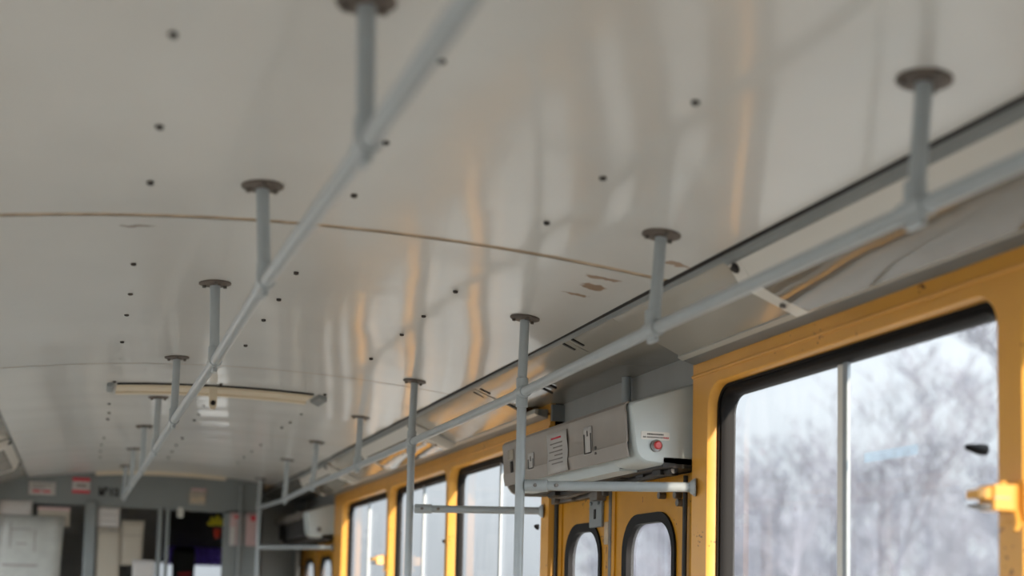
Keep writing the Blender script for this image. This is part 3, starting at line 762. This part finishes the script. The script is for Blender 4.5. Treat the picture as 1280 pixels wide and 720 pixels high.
tag(h, 'small pale tab hanging under the header in the cab doorway', 'hook')
# things inside the cab
k = 1.085; cx = lambda x: -.6+(x+.6)*k; cz_ = lambda z: 1.4+(z-1.4)*k
t = thing('driver_seat', (cx(.168), 11.5, 0), 'black high-backed driver seat with a red patch in the dark cab', 'seat')
hr = rounded([(cx(.09), 1.40), (cx(.086), cz_(1.70)), (cx(.10), cz_(1.735)), (cx(.235), cz_(1.735)), (cx(.248), cz_(1.70)), (cx(.244), 1.40)], [.01, .03, .03, .03, .03, .01])
MB().prism(hr, 'y', 11.45, 11.57).build('headrest', M['black'], t, bevel=.02, seg=3)
MB().prism(rounded([(cx(.0), .5), (cx(.02), 1.42), (cx(.31), 1.42), (cx(.33), .5)], .04), 'y', 11.46, 11.58).build('backrest', M['black'], t, bevel=.02)
MB().box(cx(.0), cx(.33), 11.0, 11.55, .42, .53).build('cushion', M['black'], t, bevel=.03)
MB().tube([(cx(.165), 11.3, 0.021), (cx(.165), 11.3, .43)], .05, 12).build('pedestal', M['black'], t)
MB().prism(rounded([(cx(.13), 1.535), (cx(.21), 1.535), (cx(.225), 1.565), (cx(.12), 1.555)], .008), 'y', 11.443, 11.452).build('red_patch', M['inkred'], t)
mb = MB(); n = 40
k2 = (YF-.1)/10.6
X_a, X_b = -.6+.648*k2, -.6+1.05*k2
pts = [(X_a+(X_b-X_a)*i/n, YF-.1+.012*math.sin(i*1.1)) for i in range(n+1)]
vs = [(x, y, z) for x, y in pts for z in (1.4+.205*k2, 1.4+.34*k2)]
mb.add(vs, [(2*i, 2*i+2, 2*i+3, 2*i+1) for i in range(n)])
cu = mb.build('curtain', M['purple'], smooth=80); s_ = cu.modifiers.new('s', 'SOLIDIFY'); s_.thickness = .004
tag(cu, 'purple cloth hung across the top of the windscreen in the dark cab', 'curtain')
t = thing('toy_flower', (.46, 11.2, 1.86), 'yellow toy flower in an orange-red pot hanging in the dark cab', 'ornament')
mb = MB()
for a in (-80, -42, 0, 42, 80): 
    c = Vector((.465+.045*math.sin(math.radians(a)), 11.2, 1.955+.045*math.cos(math.radians(a))-.01))
    u = Vector((math.sin(math.radians(a)), 0, math.cos(math.radians(a))))
    mb.tube([c-u*.04, c-u*.012, c+u*.018, c+u*.04], [.005, .012, .019, .005], 8)
mb.build('petals', M['petal'], t)
MB().tube([(.465, 11.2, 1.84), (.465, 11.2, 1.90), (.465, 11.2, 1.915)], [.022, .03, .032], 14).build('pot', M['pot'], t)
MB().tube([(.465, 11.2, 1.95), (.465, 11.2, 2.33)], .0015, 6).build('string', M['black'], t)

# ------------------------------------------------------------------ outside: ground and bare trees
struct(MB().add([(-220, -220, -.95), (260, -220, -.95), (260, 400, -.95), (-220, 400, -.95)], [(0, 1, 2, 3)]).build('ground', M['ground']))
def make_tree(seed, H):
    rnd = random.Random(seed); tr = MB(); br = MB()
    def grow(mb, p, d, L, r, lvl):
        n = 4; pts = [p]; rs = [r]
        for i in range(n):
            d = (d + Vector((rnd.uniform(-1, 1), rnd.uniform(-1, 1), rnd.uniform(-.2, .7)))*.16).normalized()
            p = p + d*L/n; pts.append(p); rs.append(r*(1-.16*(i+1)))
        mb.tube(pts, rs, 5 if lvl < 2 else 3, cap=False)
        if lvl >= 4: return
        k = [10, 6, 6, 6][lvl]
        for j in range(k):
            t = rnd.uniform(.3, 1) if lvl else rnd.uniform(.25, 1)
            i = min(n-1, int(t*n)); q = pts[i].lerp(pts[i+1], t*n-i)
            a = rnd.uniform(0, 2*PI); side = Vector((math.cos(a), math.sin(a), rnd.uniform(.2, .9))).normalized()
            grow(br, q, (d*.6+side).normalized(), L*rnd.uniform(.38, .56), max(.012, rs[i]*.45), lvl+1)
    grow(tr, Vector((0, 0, -.1)), Vector((0, 0, 1)), H*.72, H*.017, 0)
    return tr, br
protos = []
LAB = 'bare pale tree standing in the haze outside the windows'
def tree_root(x, y, s, rz):
    o = thing('bare_tree', (0, 0, 0), LAB, 'tree', 'bare trees outside the windows')
    return o
for sd, H in ((3, 9.5), (11, 8.5), (23, 10.5)):
    tb, bb = make_tree(sd, H)
    o = tree_root(0, 0, 1, 0); tb.build('trunk', M['bark'], o); bb.build('branches', M['bark'], o); protos.append(o)
rnd = random.Random(5)
spots = []
for r in range(7):
    for i in range(17 + r):
        spots.append((24 + 9.5*r + rnd.uniform(-1, 1), 10 + 4.3*(r % 2) + 2.2*r + i*(8.8 + .5*r) + rnd.uniform(-.7, .7)))
spots = [p for p in spots if p[0] > .39*p[1]]
for i, (x, y) in enumerate(spots):
    s = rnd.uniform(.8, 1.1) + .0008*y; rz = rnd.uniform(0, 6.28)
    if i < 3: o = protos[i]
    else:
        src = protos[i % 3]; o = src.copy(); COL.objects.link(o)
        for ch in src.children:
            c = ch.copy(); c.parent = o; c.matrix_parent_inverse = ch.matrix_parent_inverse.copy(); COL.objects.link(c)
    o.location = (x, y, -.95); o.rotation_euler = (0, 0, rz); o.scale = (s*1.15, s*1.15, s)

# ------------------------------------------------------------------ light: bright overcast sky, low warm sun from behind
SUN_DIR = Vector((-.112, 1, -.175)).normalized()
sl = bpy.data.lights.new('sun', 'SUN'); sl.energy = 9.5; sl.color = (1, .82, .64); sl.angle = math.radians(.6)
so = bpy.data.objects.new('sun', sl); COL.objects.link(so); so.rotation_euler = SUN_DIR.to_track_quat('-Z', 'Y').to_euler(); so.location = (20, -20, 20)
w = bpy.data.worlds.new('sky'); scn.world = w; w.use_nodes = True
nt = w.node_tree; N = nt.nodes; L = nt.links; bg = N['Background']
tc = N.new('ShaderNodeTexCoord'); sp = N.new('ShaderNodeSeparateXYZ'); L.new(tc.outputs['Generated'], sp.inputs[0])
mr = N.new('ShaderNodeMapRange'); mr.inputs['From Min'].default_value = 0; mr.inputs['From Max'].default_value = 1
mr.inputs['To Min'].default_value = .50; mr.inputs['To Max'].default_value = 3.0
L.new(sp.outputs['Z'], mr.inputs['Value'])
dt = N.new('ShaderNodeVectorMath'); dt.operation = 'DOT_PRODUCT'; L.new(tc.outputs['Generated'], dt.inputs[0]); dt.inputs[1].default_value = tuple(-SUN_DIR)
m2 = N.new('ShaderNodeMapRange'); m2.inputs['From Min'].default_value = -.1; m2.inputs['From Max'].default_value = 1
m2.inputs['To Min'].default_value = 0; m2.inputs['To Max'].default_value = 4.0
L.new(dt.outputs['Value'], m2.inputs['Value'])
ad = N.new('ShaderNodeMath'); ad.operation = 'ADD'; L.new(mr.outputs[0], ad.inputs[0]); L.new(m2.outputs[0], ad.inputs[1])
bg.inputs['Color'].default_value = (.90, .95, 1.0, 1)
ml = N.new('ShaderNodeMath'); ml.operation = 'MULTIPLY_ADD'; ml.inputs[1].default_value = -1.8; L.new(sp.outputs['X'], ml.inputs[0]); ml.inputs[2].default_value = 0  # extra brightness on the unseen left sky, added to fill the interior
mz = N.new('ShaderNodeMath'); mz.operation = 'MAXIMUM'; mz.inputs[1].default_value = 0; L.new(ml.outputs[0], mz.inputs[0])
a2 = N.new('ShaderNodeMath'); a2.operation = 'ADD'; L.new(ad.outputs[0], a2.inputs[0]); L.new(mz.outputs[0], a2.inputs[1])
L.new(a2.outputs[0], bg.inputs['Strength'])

# ------------------------------------------------------------------ camera
F, PX, PY = 1700.0, 640.0, 607.03
dY = Vector((95-PX, 737-PY, F)).normalized(); dZ = Vector((1100-PX, -19700-PY, F)).normalized(); dX = dY.cross(dZ)
if dX.x < 0: dX = -dX
# rows: world axes in camera space (x right, y down, z forward)
right = Vector((dX.x, dY.x, dZ.x)); down = Vector((dX.y, dY.y, dZ.y)); fwd = Vector((dX.z, dY.z, dZ.z))
cam = bpy.data.cameras.new('camera'); co = bpy.data.objects.new('camera', cam); COL.objects.link(co)
mat4 = Matrix((( right.x, -down.x, -fwd.x, -.6), (right.y, -down.y, -fwd.y, 0), (right.z, -down.z, -fwd.z, 1.40), (0, 0, 0, 1)))
co.matrix_world = mat4
cam.sensor_fit = 'HORIZONTAL'; cam.sensor_width = 36; cam.lens = F/1280*36
cam.shift_x = 0; cam.shift_y = (PY-360)/1280
cam.clip_start = .05; cam.clip_end = 800
cam.dof.use_dof = True; cam.dof.focus_distance = 4.4; cam.dof.aperture_fstop = 1.7; cam.dof.aperture_blades = 0
scn.camera = co
scn.view_settings.view_transform = 'Standard'; scn.view_settings.look = 'None'
scn.view_settings.exposure = 0.3; scn.view_settings.gamma = 1; scn.view_settings.use_curve_mapping = False
scn.cycles.max_bounces = 10; scn.cycles.diffuse_bounces = 6; scn.cycles.glossy_bounces = 4; scn.cycles.transparent_max_bounces = 12; scn.cycles.transmission_bounces = 6
scn.cycles.use_denoising = True
scn.cycles.caustics_reflective = True; scn.cycles.caustics_refractive = False
scn.cycles.sample_clamp_indirect = 6
